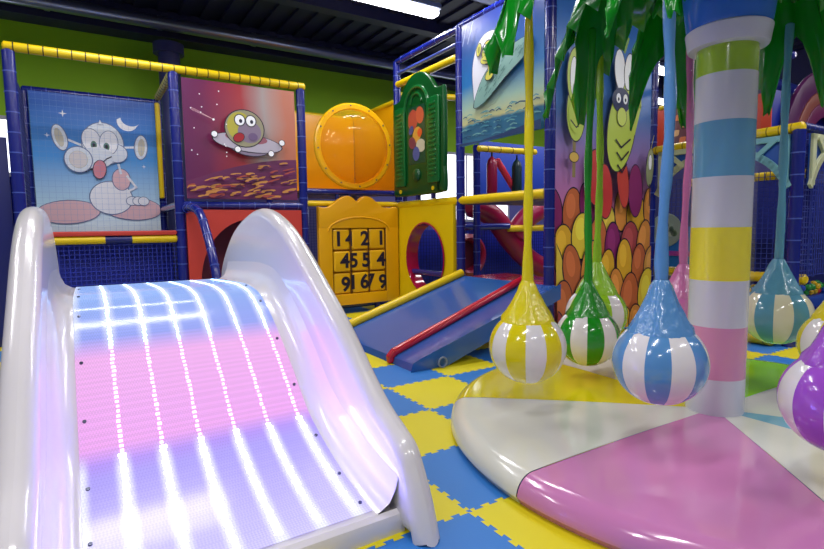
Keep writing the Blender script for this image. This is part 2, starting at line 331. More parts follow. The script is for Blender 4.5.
# lit panel, its colour zones and LED strips
def zone_mat():
    m=bpy.data.materials.new('lit acrylic'); m.use_nodes=True; nt=m.node_tree; b=nt.nodes['Principled BSDF']
    b.inputs['Specular IOR Level'].default_value=.14; b.inputs['Roughness'].default_value=.13; b.inputs['Base Color'].default_value=(.10,.10,.14,1)
    tc=nt.nodes.new('ShaderNodeTexCoord'); sp=nt.nodes.new('ShaderNodeSeparateXYZ'); nt.links.new(tc.outputs['Object'],sp.inputs[0])
    w=nt.nodes.new('ShaderNodeTexChecker'); w.inputs['Scale'].default_value=120
    rot=nt.nodes.new('ShaderNodeMapping'); rot.inputs['Rotation'].default_value=(0,0,R(45)); nt.links.new(tc.outputs['Object'],rot.inputs[0]); nt.links.new(rot.outputs[0],w.inputs['Vector'])
    bp=nt.nodes.new('ShaderNodeBump'); bp.inputs['Strength'].default_value=.5; bp.inputs['Distance'].default_value=.002; nt.links.new(w.outputs['Fac'],bp.inputs['Height']); nt.links.new(bp.outputs[0],b.inputs['Normal'])
    mr=nt.nodes.new('ShaderNodeMapRange'); mr.inputs['From Min'].default_value=-5.3+3.8; mr.inputs['From Max'].default_value=-2.1+3.8; nt.links.new(sp.outputs[1],mr.inputs['Value'])
    cr=nt.nodes.new('ShaderNodeValToRGB'); nt.links.new(mr.outputs[0],cr.inputs[0]); el=cr.color_ramp.elements
    stops=[(-5.3,'#CFC8FA'),(-4.95,'#B9AEF6'),(-4.66,'#A698F2'),(-4.59,'#AE8CEE'),(-4.51,'#ECA2E6'),(-4.12,'#EEAAE6'),(-4.0,'#8C9CEC'),(-3.7,'#84A8EC'),(-2.1,'#8CB2EC')]
    while len(el)<len(stops): el.new(.5)
    for e,(p,h) in zip(el,stops): e.position=(p+5.3)/3.2; e.color=lin(h)
    mx=nt.nodes.new('ShaderNodeMix'); mx.data_type='RGBA'; mx.blend_type='MULTIPLY'; mx.inputs['Factor'].default_value=.26
    ad=nt.nodes.new('ShaderNodeMath'); ad.operation='MULTIPLY_ADD'; ad.inputs[1].default_value=1/.158; ad.inputs[2].default_value=(4.13-3.7825)/.158+20.5; nt.links.new(sp.outputs[0],ad.inputs[0])
    fr_=nt.nodes.new('ShaderNodeMath'); fr_.operation='FRACT'; nt.links.new(ad.outputs[0],fr_.inputs[0])
    sb_=nt.nodes.new('ShaderNodeMath'); sb_.operation='SUBTRACT'; sb_.inputs[1].default_value=.5; nt.links.new(fr_.outputs[0],sb_.inputs[0])
    ab_=nt.nodes.new('ShaderNodeMath'); ab_.operation='ABSOLUTE'; nt.links.new(sb_.outputs[0],ab_.inputs[0])
    hm=nt.nodes.new('ShaderNodeMapRange'); hm.interpolation_type='SMOOTHERSTEP'; hm.inputs['From Min'].default_value=.30; hm.inputs['From Max'].default_value=.02; nt.links.new(ab_.outputs[0],hm.inputs['Value'])
    zr=nt.nodes.new('ShaderNodeMapRange'); zr.inputs['From Min'].default_value=-4.53+3.8; zr.inputs['From Max'].default_value=-4.62+3.8; zr.inputs['To Min'].default_value=.0; zr.inputs['To Max'].default_value=.85; nt.links.new(sp.outputs[1],zr.inputs['Value'])
    zt=nt.nodes.new('ShaderNodeMapRange'); zt.inputs['From Min'].default_value=-4.10+3.8; zt.inputs['From Max'].default_value=-3.98+3.8; zt.inputs['To Max'].default_value=.5; nt.links.new(sp.outputs[1],zt.inputs['Value'])
    za=nt.nodes.new('ShaderNodeMath'); za.operation='ADD'; nt.links.new(zr.outputs[0],za.inputs[0]); nt.links.new(zt.outputs[0],za.inputs[1])
    hz=nt.nodes.new('ShaderNodeMath'); hz.operation='MULTIPLY'; nt.links.new(hm.outputs[0],hz.inputs[0]); nt.links.new(za.outputs[0],hz.inputs[1])
    hx=nt.nodes.new('ShaderNodeMix'); hx.data_type='RGBA'; nt.links.new(hz.outputs[0],hx.inputs['Factor']); nt.links.new(cr.outputs[0],hx.inputs['A']); hx.inputs['B'].default_value=(.93,.95,1,1)
    nt.links.new(hx.outputs['Result'],mx.inputs['A']); nt.links.new(w.outputs['Color'],mx.inputs['B'])
    nt.links.new(mx.outputs['Result'],b.inputs['Emission Color']); b.inputs['Emission Strength'].default_value=PANEL
    return m
PANEL=1.08
bed_strip([(XL+.1,.004),(XL+.104,.008)]+[(XL+.104+(XR-XL-.208)*k/8,.008) for k in range(1,9)]+[(XR-.1,.004)],'lit_panel',zone_mat(),i0=0,i1=len(bed)-1)
EW=lamp_mat('white leds','#7C74FF',72); EP_=lamp_mat('pink leds','#FF84D6',7); EC=lamp_mat('cyan white leds','#86B8FF',11)
def led_strip(x):
    mb=MB(); L=0; step=.022
    tot=BL[-1]; s=.1
    while s<tot-.05:
        i=max(k for k in range(len(BL)) if BL[k]<=s); t=(s-BL[i])/(BL[i+1]-BL[i]); p=bed[i].lerp(bed[i+1],t); d=(bed[i+1]-bed[i]).normalized(); nn=Vector((d.y,-d.x)); nn=-nn if nn.y<0 else nn
        mi=0 if p.x<-4.55 else (1 if p.x<-4.06 else 2)
        hw=(.012,.0075,.008)[mi]*random.uniform(.75,1.25); hl=(.0085,.0075,.007)[mi]*random.uniform(.8,1.15); jx=x+random.uniform(-.0025,.0025)
        c=p+nn*.0085; a=c-d*hl; b=c+d*hl; e=nn*.002
        vs=[(jx-hw,a.x,a.y),(jx+hw,a.x,a.y),(jx+hw,b.x,b.y),(jx-hw,b.x,b.y)]; vs+=[(q[0]*.6+jx*.4,q[1]+e.x,q[2]+e.y) for q in vs]
        mb.add(vs,[(4,5,6,7),(0,1,5,4),(1,2,6,5),(2,3,7,6),(3,0,4,7)],mi); s+=(.022,.026,.022)[mi]
    return mb.build('led_strip',[EW,EP_,EC],sl,smooth=False)
for k in range(6): led_strip(-4.13+k*.158)
SCR=mat('screw head','#55586a',.3,metal=.8)
for x in (XL+.125,XR-.125):
    for t in (.1,.28,.42,.56,.68,.8,.9,.975):
        i=int(t*(len(bed)-2)); p=bed[i]; d=(bed[i+1]-bed[i]).normalized(); nn=Vector((d.y,-d.x)); nn=-nn if nn.y<0 else nn
        mb=MB(); a=p+nn*.007; b=p+nn*.014; mb.tube([(x,a.x,a.y),(x,b.x,b.y)],.008,10,rnd=False); mb.build('screw',SCR,sl)
#=FRAMES=
# ---------------------------------------------------------------- climbing frames
def post(t,x,v,z1,r=.055,z0=0):
    mb=MB(); n=max(2,int((z1-z0)/.2)); mb.tube([(x,v,z0+(z1-z0)*k/n) for k in range(n+1)],r,14)
    for k in range(1,n): z=z0+(z1-z0)*k/n; mb.tube([(x,v,z-.006),(x,v,z+.006)],r+.0025,14,1,rnd=False)
    return mb.build('post',[BLUE,TIE],t)
def rail(t,p,q,r=.045,m=YEL,ties=.0,name='foam_rail',tm=BLK,label=None):
    mb=MB(); p=Vector(p);q=Vector(q); L=(q-p).length; d=(q-p)/L; n=max(2,int(L/.15))
    mb.tube([p+d*L*k/n for k in range(n+1)],r,14)
    if ties:
        k=ties*.6
        while k<L-.03: mb.tube([p+d*(k-.005),p+d*(k+.005)],r+.0025,14,1,rnd=False); k+=ties
    return mb.build(name,[m,tm],t,label=label)
def net(t,o,U,W,lu,lw,sp=.06,w=.005,m=None):
    mb=MB(); o,U,W=map(Vector,(o,U,W))
    for k in range(int(lu/sp)+1): p=o+U*(k*sp); mb.bar(p,p+W*lw,w,w,up=U)
    for k in range(int(lw/sp)+1): p=o+W*(k*sp); mb.bar(p,p+U*lu,w,w,up=W)
    return mb.build('net',m or NETM,t,smooth=False)
def sheet(t,o,U,W,N,w,h,m,name='panel',th=.02,r=.006,label=None):
    mb=MB(); mb.slab(rect(0,0,w,h),o,U,W,N,th,r); return mb.build(name,m,t,label=label)
x12,x165,x300=-4.77,-3.175,-1.56
fr=thing('climbing_structure','blue netted climbing frame with long yellow foam top rail behind the slide','climbing frame',(-3.17,0,0))
for x,v,z in ((x12,0,3.17),(x12,1.55,3.1),(x165,0,3.17),(x165,1.55,3.17),(x300,0,3.17)): post(fr,x,v,z,.06)
rail(fr,(x12-.03,0,3.22),(x300+.05,0,3.22),.05,ties=.13)
rail(fr,(x165,.08,3.2),(x165,1.5,3.2),.045,mat('cream foam sleeve','#D8CC70',.4),ties=.13)
rail(fr,(x165-.02,1.45,3.1),(x165-.02,1.45,1.75),.035,YEL,name='foam_pole')
rail(fr,(x12,1.55,3.13),(x165,1.55,3.13),.05,BLUE,name='top_bar',ties=.16,tm=TIE)
rail(fr,(x165,0,1.58),(x300,0,1.58),.05,BLUE,name='deck_bar',ties=.2,tm=TIE)
rail(fr,(x165,0,1.58),(x165,1.55,1.58),.05,BLUE,name='deck_bar')
rail(fr,(-4.6,0,1.165),(-4.0,0,1.165),.048,YEL)
rail(fr,(-4.0,0,1.165),(-3.72,0,1.165),.046,NAVY,name='deck_bar')
rail(fr,(-3.72,0,1.165),(-3.24,0,1.165),.048,YEL)
mb=MB(); mb.slab(rrect(-4.62,1.21,-3.23,1.265,.02),(0,.05,0),X,Z,nV,.1,.01); mb.build('deck_edge',BRICK,fr)
mb=MB(); mb.slab(rect(-4.7,.05,-3.2,1.5),(0,0,1.2),X,V,Z,.05,.01); mb.build('deck',NAVY,fr)
mb=MB(); mb.slab(rect(x165,.05,x300,1.5),(0,0,1.56),X,V,Z,.05,.01); mb.build('deck',NAVY,fr)
net(fr,(x12+.06,.02,.05),X,Z,1.48,1.08,.05,.006,mat('bright net cord','#2838B4',.6))
sheet(fr,(x12+.05,.5,.02),X,Z,nV,1.5,1.14,mat('deep blue vinyl','#2230B0',.4),'back_panel')
net(fr,(x12,.05,1.25),V,Z,1.45,1.8,.06,.006)
sheet(fr,(x12-.75,.2,0),X,Z,nV,.66,2.3,NAVY,'side_panel')
rail(fr,(x12-.28,.55,0),(x12-.28,.55,2.4),.06,NAVY,name='post')
rail(fr,(x12-.1,.7,0),(x12-.1,.7,1.9),.06,BLUE,name='post')
mb=MB(); mb.slab([(p.x,p.y) for p in spline([(0,0),(.16,.05),(.28,.18),(.4,.38),(.52,.62),(.44,.66),(.3,.44),(.2,.28),(.1,.16),(-.02,.12)],4,True)],(x12-.3,.3,1.75),(-1,0,0),Z,nV,.05,.01); mb.build('bracket',mat('pale striped vinyl','#9aa0bc',.4),fr)
# red panel with round crawl hole under the saucer picture
def hole_slab(o,U,W,N,w,h,c,rx,ry,t,n=48):
    """rectangular panel with an elliptic hole"""
    mb=MB(); o,U,W,N=map(Vector,(o,U,W,N)); inn=[];out=[]
    for k in range(n):
        a=2*PI*k/n; dx,dy=cos(a),sin(a); inn.append((c[0]+rx*dx,c[1]+ry*dy))
        f=min(((w-c[0]) if dx>0 else c[0])/max(abs(dx),1e-9),((h-c[1]) if dy>0 else c[1])/max(abs(dy),1e-9)); out.append([c[0]+dx*f,c[1]+dy*f])
    for cx,cy in ((0,0),(w,0),(0,h),(w,h)):
        b=min(out,key=lambda p:(p[0]-cx)**2+(p[1]-cy)**2); b[0],b[1]=cx,cy
    vs=[o+U*p[0]+W*p[1] for p in inn+[tuple(q) for q in out]]; vs+=[p+N*t for p in vs]; m=2*n; fs=[]
    for k in range(n):
        j=(k+1)%n
        fs+=[(k,j,n+j,n+k),(m+k,m+n+k,m+n+j,m+j),(k,m+k,m+j,j),(n+k,n+j,m+n+j,m+n+k)]
    mb.add(vs,fs); return mb
rp=thing('crawl_opening','red padded wall panel with a purple round crawl hole under the saucer picture','panel',(-2.4,0,0))
hole_slab((x165+.06,-.02,.02),X,Z,nV,1.49,1.5,(.80,.58),.66,.8,.05).build('padded_sheet',BRICK,rp)
mb=MB(); c=(x165+.06+.80,0,.60); mb.add([(c[0]+.66*cos(2*PI*k/40),v,max(.03,c[2]+.8*sin(2*PI*k/40))) for v in (-.04,.9) for k in range(40)],[(k,(k+1)%40,40+(k+1)%40,40+k) for k in range(40)]+[tuple(range(40,80))]); mb.build('tunnel_lining',mat('purple vinyl','#7A0A4A',.35),rp)
hr=thing('handrail','dark blue padded arched handrail dropping behind the right slide wall','handrail',(-3.1,-.8,0))
mb=MB(); pth=spline([(-3.12,-.05,1.52),(-3.08,-.25,1.54),(-3.03,-.5,1.45),(-3.0,-.75,1.15),(-2.98,-.95,.8),(-2.97,-1.05,.3),(-2.97,-1.08,0)],6); mb.tube(pth,.05,12)
for k in range(2,len(pth)-1,3): mb.tube([pth[k],pth[k].lerp(pth[k+1],.15)],.053,12,1,rnd=False)
mb.build('padded_tube',[BLUE,TIE],hr)
# ---------------------------------------------------------------- climbing tower (number board, ramp, surfer banner)
v461,v553=-1.58,-3.12
tw=thing('climbing_tower','tall blue climbing tower with yellow foam deck rails behind the yellow ball','climbing frame',(.6,-1.5,0))
for x,v,z in ((0,0,3.78),(0,1.55,3.25),(0,v461,3.8),(0,v553,4.1),(1.22,-.42,2.55),(x300,1.55,3.2)): post(tw,x,v,z,.058)
rail(tw,(0,0,3.78),(0,v461,3.78),.045,BLUE,name='top_bar',ties=.3,tm=TIE); rail(tw,(0,v461,3.8),(0,v553,3.8),.045,BLUE,name='top_bar',ties=.2,tm=TIE)
rail(tw,(.0,-.02,3.6),(0,v461,3.6),.025,mat('thin blue rail','#3c4ca0',.3),name='inner_bar')
rail(tw,(.0,0,3.44),(-.02,v461+.05,3.42),.05,YEL)
rail(tw,(0,.05,3.3),(1.55,.05,3.44),.05,YEL,ties=.25)
rail(tw,(x300,1.55,3.2),(0,1.55,3.2),.045,YEL); rail(tw,(0,.05,3.2),(0,1.55,3.2),.045,YEL)
rail(tw,(x300,0,1.79),(0,0,1.79),.045,BLUE,name='deck_bar'); rail(tw,(x300,0,1.62),(0,0,1.62),.042,YEL)
for x in (-1.05,-.85): rail(tw,(x,0,1.6),(x,0,1.79),.03,NAVY,name='strut')
rail(tw,(x300,0,.12),(0,0,.12),.05,BLUE,name='bottom_bar')
rail(tw,(0,-.02,1.6),(0,v461,1.6),.06,YEL); rail(tw,(0,v461,1.6),(0,v553+.05,1.6),.055,YEL)
rail(tw,(1.2,0,1.26),(2.3,0,1.26),.06,BLUE,name='cross_bar'); rail(tw,(2.3,0,1.22),(3.4,0,1.22),.06,YEL)
rail(tw,(0,.02,.6),(0,v461,.6),.04,BLUE,name='cross_bar')
mb=MB(); mb.slab(rect(.05,v553+.08,1.6,v461-.05),(0,0,1.545),X,V,Z,.05,.01); mb.build('deck',NAVY,tw)
mb=MB(); mb.slab(rect(0.02,v553+.1,.8,v461+.02),(0,0,.5),X,V,Z,.1,.02); mb.build('deck',RED,tw,label='low red padded deck at the top of the ramp')
net(tw,(.1,.55,.1),X,Z,3.7,1.1,.06,.007); sheet(tw,(.1,.75,.02),X,Z,nV,4.5,1.2,mat('deep blue vinyl','#2230B0',.4),'back_panel')
net(tw,(.05,1.5,.1),X,Z,1.5,1.4,.05,.006,NETL); net(tw,(x300,1.55,.1),X,Z,1.5,1.5,.05,.006,NETL)
# yellow lined upper bay behind the dome
sheet(tw,(x300+.05,1.5,1.83),X,Z,nV,1.48,1.36,ORANGE,'back_panel'); sheet(tw,(0,.06,1.83),V,Z,nX,1.44,1.36,ORANGE,'side_panel')
mb=MB(); mb.slab(rect(x300+.05,.03,-.05,1.5),(0,0,1.78),X,V,Z,.04,.01); mb.build('deck',ORANGE,tw)
# window wall behind: hanging bags and the small red tube slide are things of their own
def vlathe(c,prof,n=40):
    """lathe about the v axis: prof (radius, v)"""
    mb=MB(); mb.lathe((0,0,0),prof,n)
    for i,p in enumerate(mb.v): mb.v[i]=Vector((c[0]+p.x,c[1]+p.z,c[2]+p.y))
    return mb
def hbag(label,x,v,z0,z1,m):
    g=thing('hanging_bag',label,'punch bag',(x,v,z0)); r=.085
    mb=MB(); mb.lathe((x,v,0),[(.0,z0),(r*.85,z0+.005),(r,z0+.04),(r,z1-.14),(r*.8,z1-.07),(.02,z1-.01),(0,z1-.01)],16); mb.build('bag',m,g)
    mb=MB(); mb.bar((x,v,z1-.03),(x,v,z1+.06),.03,.012); mb.build('strap',BLK,g)
hbag('maroon padded bag hanging under a yellow rail before the bright window',1.475,-.5,1.74,2.40,MAROON)
hbag('dark green padded bag hanging right of the maroon one before the bright window',2.1,-.42,1.74,2.40,mat('dark green vinyl','#0c3238',.4))
rail(tw,(1.2,-.5,2.50),(2.45,-.5,2.52),.05,YEL,ties=.27,tm=BLK)
sheet(tw,(2.02,.5,1.68),X,Z,nV,2.8,1.15,mat('mid blue vinyl','#2444B0',.4),'side_panel')
ts=thing('tube_slide','curved maroon plastic slide inside the tower behind the yellow strap','slide',(2.4,.3,0))
mb=MB(); mb.tube(spline([(1.7,.3,1.62),(1.95,.3,1.56),(2.25,.28,1.38),(2.6,.25,.98),(3.0,.2,.62),(3.4,.1,.4)],6),.2,18); mb.build('chute',MAROON,ts)
mb=MB(); mb.tube(spline([(3.6,-.1,1.75),(3.2,.0,1.62),(2.85,.1,1.4),(2.65,.2,1.1)],6),.2,18); mb.build('chute_bend',mat('maroon plastic light','#A01848',.3),ts)
mb=MB(); mb.tube([(1.72,-.35,2.36),(2.22,-.35,1.76)],.055,12); tag(mb.build('slanted_pole',mat('coral foam','#D8344A',.35),base=(2.22,-.35,1.72)),'coral red foam pole slanting across the bright window in the tower','pole')
cu=thing('crawl_opening','maroon round tunnel mouth beside the top of the ramp','tunnel',(1.28,-.05,.3))
vlathe((1.28,-.1,.78),[(.26,.12),(.26,-.06),(.3,-.1),(.36,-.06),(.36,.12),(.26,.12)],32).build('rim',MAROON,cu)
vlathe((1.28,.02,.78),[(.26,0),(.0,.0)],32).build('curtain',mat('maroon dark cloth','#5c0a30',.6),cu)
#=PANELS=
# yellow dome window
dm=thing('bubble_window','round clear yellow dome window standing on the blue rail above the number board','window dome',(-.78,0,1.83))
cx,cz=-.78,2.45; RD=.6
vlathe((cx,-.06,cz),[(RD-.07,0),(RD-.06,-.03),(RD,-.03),(RD+.02,-.01),(RD+.02,.03),(RD-.07,.03),(RD-.07,0)]).build('ring',mat('yellow dome ring','#F2B410',.22),dm)
vlathe((cx,-.05,cz),[((RD-.06)*cos(R(a)),-.30*sin(R(a))) for a in range(0,91,6)]).build('dome',clear_mat('amber acrylic','#FFC020',.72,.04),dm)
for k in range(12):
    a=2*PI*k/12+.1; mb=MB(); p=(cx+(RD-.02)*cos(a),-.09,cz+(RD-.02)*sin(a)); mb.tube([p,(p[0],-.1,p[2])],.011,8,rnd=False); mb.build('bolt',SCR,dm)
# number board
nb=thing('number_board','golden yellow play board with nine turning number blocks','play board',(-.76,-.08,.1))
x0,x1=-1.4,-.1
top=[(x1,.14),(x1,1.56),(-.16,1.58),(-.25,1.56),(-.36,1.57),(-.46,1.64),(-.56,1.71),(-.66,1.73),(-.73,1.70),(-.77,1.66),(-.81,1.66),(-.86,1.70),(-.93,1.73),(-1.03,1.71),(-1.14,1.64),(-1.24,1.57),(-1.33,1.56),(x0,1.57),(x0,.14)]
WX0,WX1,WZ0,WZ1=-1.2,-.32,.3,1.26
# board: frame around the window built as four slabs + crest
mb=MB()
mb.slab([(x0,.14),(WX0,.14),(WX0,1.57),(x0,1.55)],(0,-.05,0),X,Z,nV,.09,.012); mb.slab([(WX1,.14),(x1,.14),(x1,1.55),(WX1,1.57)],(0,-.05,0),X,Z,nV,.09,.012)
mb.slab(rect(WX0-.004,.14,WX1+.004,WZ0),(0,-.05,0),X,Z,nV,.09,.004)
cr=[(x1,WZ1)]+[(p.x,p.y) for p in spline(top[1:-1],4)]+[(x0,WZ1)]
mb.slab(cr,(0,-.048,0),X,Z,nV,.094,.014)
mb.box((WX0,-.06,WZ0),(WX1,-.055,WZ1))
mb.build('board',GOLD,nb)
mb=MB(); arc=[(-.76+.5*cos(R(a)),1.22+.2*sin(R(a))) for a in range(0,181,10)]
mb.tube([(p[0],-.142,p[1]) for p in arc],.014,8); mb.build('moulded_arch',GOLD,nb)
cw,ch=(WX1-WX0)/3,(WZ1-WZ0)/3
for c in (0,1,2,3):
    mb=MB(); x=WX0+cw*c; mb.tube([(x,-.12,WZ0-.02),(x,-.12,WZ1+.02)],.01,8); mb.build('rod',mat('brown rod','#5a3410',.4),nb)
nums=[[('1',-.06),('4',.16-.13),('2',.02),('1',.04)],[('4',.05),('5',.03-.0),('5',.0),('4',.03)],[('9',.06),('I',.0),('6',.0),('7',.0),('9',.0)]]
rows=[['1','2','1'],['4','5','4'],['9','6','7']]
TILE=mat('number block','#E8B010',.3)
shown=[[('1',.06,.0),('4',.285,.0),('2',.52,.0),('1',.80,.0)],[('4',.19,.0),('5',.335,.0),('5',.54,.0),('4',.79,0)],[('9',.2,0),('1',.31,0),('6',.5,0),('7',.60,0),('9',.82,0)]]
for r in range(3):
    for c in range(3):
        mb=MB(); xa=WX0+cw*c+.016; xb=WX0+cw*(c+1)-.016; zb=WZ1-ch*(r+1)+.012; zt=WZ1-ch*r-.012
        o=Vector((0,-.07,0)); mb.slab(rrect(xa,zb,xb,zt,.03),o,X,Z,nV,.055+.012*((r+c)%2),.02); tl=mb.build('number_block',TILE,nb)
        for n,u,_ in shown[r]:
            if WX0+u<xb+.016 and WX0+u>=xa-.016:
                sg=-1 if n=='9' else 1; n='6' if n=='9' else n
                text_obj('number',n,.29,.002,(WX0+u+ (.04 if r==0 and n=='1' and u<.1 else 0),-.07-.055-.012*((r+c)%2)-.002,(zb+zt)/2),(sg,0,0),(0,0,sg),nV,INK,tl)
for x in (-.45,): 
    mb=MB(); mb.bar((x,-.05,.0),(x,-.05,.16),.06,.06); mb.build('foot',NAVY,nb)
# green game board
gb=thing('game_board','dark green arched play board with a window of coloured pieces','play board',(0,-.75,1.72))
out=[(0,.0),(.14,.02),(.14,-.02),(1.16,-.02),(1.16,.02),(1.3,0),(1.3,.3),(1.26,.34),(1.3,.38),(1.3,1.28),(1.24,1.36),(1.12,1.38),(1.02,1.5),(.9,1.6),(.78,1.66),(.65,1.68),(.52,1.66),(.4,1.6),(.28,1.5),(.18,1.38),(.06,1.36),(0,1.28),(0,.38),(.04,.34),(0,.3)]
out=[(p.x,p.y) for p in spline(out,3,True)]
go=(-.08,-.12,1.74)
mb=MB(); mb.slab(out,go,nV,Z,nX,.07,.02,seg=4); 
mb.build('board',GREENP,gb)
G2=mat('green moulding','#0A622A',.25)
for w0,w1,h0,h1,nm in ((.08,.36,.12,1.26,'moulded_column'),(.94,1.22,.12,1.26,'moulded_column')):
    mb=MB(); mb.slab(rrect(w0,h0,w1,h1,.03),Vector(go)+Vector((-.07,0,0)),nV,Z,nX,.03,.012)
    for k in range(16): mb.slab(rrect(w0+.06,h0+.1+k*.062,w1-.06,h0+.135+k*.062,.015),Vector(go)+Vector((-.098,0,0)),nV,Z,nX,.012,.005)
    mb.build(nm,G2,gb)
mb=MB(); mb.tube([Vector(go)+Vector((-.075,-(.65+.3*cos(R(a))),1.18+.3*sin(R(a)))) for a in range(0,181,12)],.025,8); mb.tube([Vector(go)+Vector((-.075,-(.65+.14*cos(R(a))),1.26+.13*sin(R(a)))) for a in range(0,181,15)],.018,8); mb.build('moulded_arch',G2,gb)
A=Art(Vector(go)+Vector((-.072,-.44,.42)),nV,Z,nX,.42,.8,mat('game window tint','#1c4a34',.2))
for k,(u,w,rx,ry,h) in enumerate([(.12,.62,.13,.14,'#B4483A'),(.3,.66,.1,.12,'#C85A3C'),(.22,.4,.12,.1,'#D8A03C'),(.1,.3,.08,.1,'#7A3A48'),(.32,.24,.09,.12,'#C9C4A8'),(.2,.14,.1,.09,'#4A5A9A'),(.3,.42,.06,.06,'#E05A28'),(.08,.48,.05,.07,'#3A4A8A')]): A.put(ell(u,w,rx,ry,k*20),pm(h))
A.done('game_window',gb)
mb=MB(); c=Vector(go)+Vector((-.078,-.65,.26)); mb.sphere(c,.09,16,10,sc=(.4,1,1)); mb.build('turning_knob',mat('knob green','#0A4A26',.3),gb)
for u in (.2,1.05):
    mb=MB(); p=Vector(go)+Vector((-.07,-u,.05)); mb.tube([p,p+Vector((-.012,0,0))],.03,10,rnd=False); mb.build('bolt',YEL,gb)
for u in (.25,.62,1.0):
    mb=MB(); p=Vector(go)+Vector((-.035,-u,-.09)); mb.bar(p,p+Vector((0,0,.09)),.05,.05); mb.build('bracket',NAVY,gb)
# yellow panel with oval crawl hole
hp=thing('crawl_opening','yellow padded panel with a maroon rimmed oval crawl hole beside the ramp','panel',(0,-.8,0))
hole_slab((-.03,-.06,.06),nV,Z,nX,1.46,1.5,(.78,.76),.48,.5,.05).build('padded_sheet',YEL,hp)
mb=MB(); n=40; mb.add([(x,-.06-.78-.48*k_*cos(2*PI*k/n),.82+.5*k_*sin(2*PI*k/n)) for x,k_ in ((-.095,1.03),(-.1,.99),(-.03,.985),(.1,.98)) for k in range(n)],[(i*n+k,i*n+(k+1)%n,(i+1)*n+(k+1)%n,(i+1)*n+k) for i in range(3) for k in range(n)]); mb.build('tunnel_lining',mat('maroon gloss','#A01038',.15,coat=.5),hp)
# ramp
rm=thing('ramp','blue padded ramp with yellow edge roll and red middle roll','ramp',(-1,-2.45,0))
def rz(x): return .04+ (x+1.84)/(1.84-.08)*.54
mb=MB(); prof=[(-1.86,.0),(-1.84,.06),(-1.78,.085),(-.03,.62),(-.03,.5),(-1.55,.0)]
mb.slab(prof,(0,-1.62,0),X,Z,nV,1.68,.02); mb.build('pad',SKYB,rm)
rail(rm,(-1.8,-1.66,.12),(-.05,-1.66,.66),.05,YEL,name='edge_roll'); rail(rm,(-1.83,-2.92,.10),(-.05,-2.78,.66),.04,RED,name='middle_roll')
mb=MB(); mb.tube([(-1.86,-2.92,.02),(-1.87,-2.92,.06),(-1.83,-2.92,.1)],.04,10); mb.build('roll_end',RED,rm)
mb=MB(); mb.tube([(-1.56+.045*cos(a*PI/8),-3.33,.05+.045*sin(a*PI/8)) for a in range(17)],.008,8,caps=False); mb.build('pull_ring',mat('grey plastic','#7a86a8',.4),rm)
#=ART=
def circ_lines(A,cx,cy,r0,n,m,w,seed):
    rr=random.Random(seed)
# alien night banner
bw,bh=1.48,1.84
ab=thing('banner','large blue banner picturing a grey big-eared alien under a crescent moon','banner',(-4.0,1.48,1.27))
A=Art((-4.71,1.47,1.27),X,Z,nV,bw,bh,ramp_mat('night sky print with glow',[(0,'#F4FCFF'),(.35,'#CFEFFF'),(1.0,'#4C9CE4'),(1.84,'#1A56B8')],2,.35))  # blue is print; the pale lower stops paint the banner's glow into its colour
PALE=pm('#E8EEF6'); CREAM=pm('#D2CCB8'); PINKF=pm('#F0C4C8'); INKL=mat('print soft ink','#6878a0',.4); LIP=pm('#E08C9A'); WH=pm('#FBFBFF')
def star(u,w,r,m=WH): A.put([(u+(r if k%2==0 else r*.25)*cos(PI*k/4),w+(r if k%2==0 else r*.25)*sin(PI*k/4)) for k in range(8)],m)
star(.36,1.58,.05); star(.17,1.28,.035); star(1.3,.92,.03)
mo=[(1.12+.13*cos(R(a)),1.54+.13*sin(R(a))) for a in range(170,331,10)]+[(1.17+.13*cos(R(a)),1.59+.11*sin(R(a))) for a in range(320,179,-10)]
A.put(mo,WH)
sc=.0055
def P(px,py): return ((px-108)/490*bw, bh-(py-22)/533*bh)   # picture units to sheet
def E(px,py,rx,ry,rot=0): u,w=P(px,py); return ell(u,w,rx/490*bw,ry/505*bh,rot)
A.stroke([P(235,195),P(290,215)],.03,PALE); A.stroke([P(455,215),P(515,210)],.03,PALE)
A.put(E(210,190,26,46,12),PALE,.012,INKL); A.put(E(208,190,15,34,12),CREAM); A.put(E(530,210,26,46,-5),PALE,.012,INKL); A.put(E(532,210,15,34,-5),CREAM)
A.put(E(480,462,125,44,-4),PINKF,.012,INKL) ; A.put(E(225,478,120,42,3),PINKF,.012,INKL)
A.put(E(395,420,85,62),WH,.012,INKL); A.put(E(440,345,36,40),PINKF,.01,INKL); A.stroke([P(465,330),P(500,375),P(460,395)],.03,WH); A.stroke([P(440,320),P(432,285)],.03,PALE)
for q in (478,505,528): A.put(E(q,432,22,16),WH,.008,INKL)
A.put(E(375,205,82,78),PALE,.012,INKL); A.put(E(425,240,45,34),PALE,.01,INKL)
A.put(E(330,195,36,44,10),WH,.008,INKL); A.put(E(398,200,36,44,-6),WH,.008,INKL)
A.put(E(338,212,12,15),pm('#58806c')); A.put(E(388,216,12,15),pm('#58806c')); A.put(E(338,212,6,8),INK); A.put(E(388,216,6,8),INK)
A.put(E(345,262,70,40,8),PALE); A.put(E(275,272,52,46),PALE,.012,INKL); A.put(E(275,272,34,30),pm('#E6DEDC'),.006,CREAM)
A.stroke([P(300,318),P(345,300),P(385,265),P(405,255)],.014,INK); A.put(E(355,308,25,34,-8),LIP,.01,INK); A.put([P(360,130),P(368,112),P(378,130)],PALE,.006,INKL)
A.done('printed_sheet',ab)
net(fr,(-4.71,1.40,1.27),X,Z,1.48,1.84,.075,.0018,mat('pale net cord','#7aa0d8',.5))
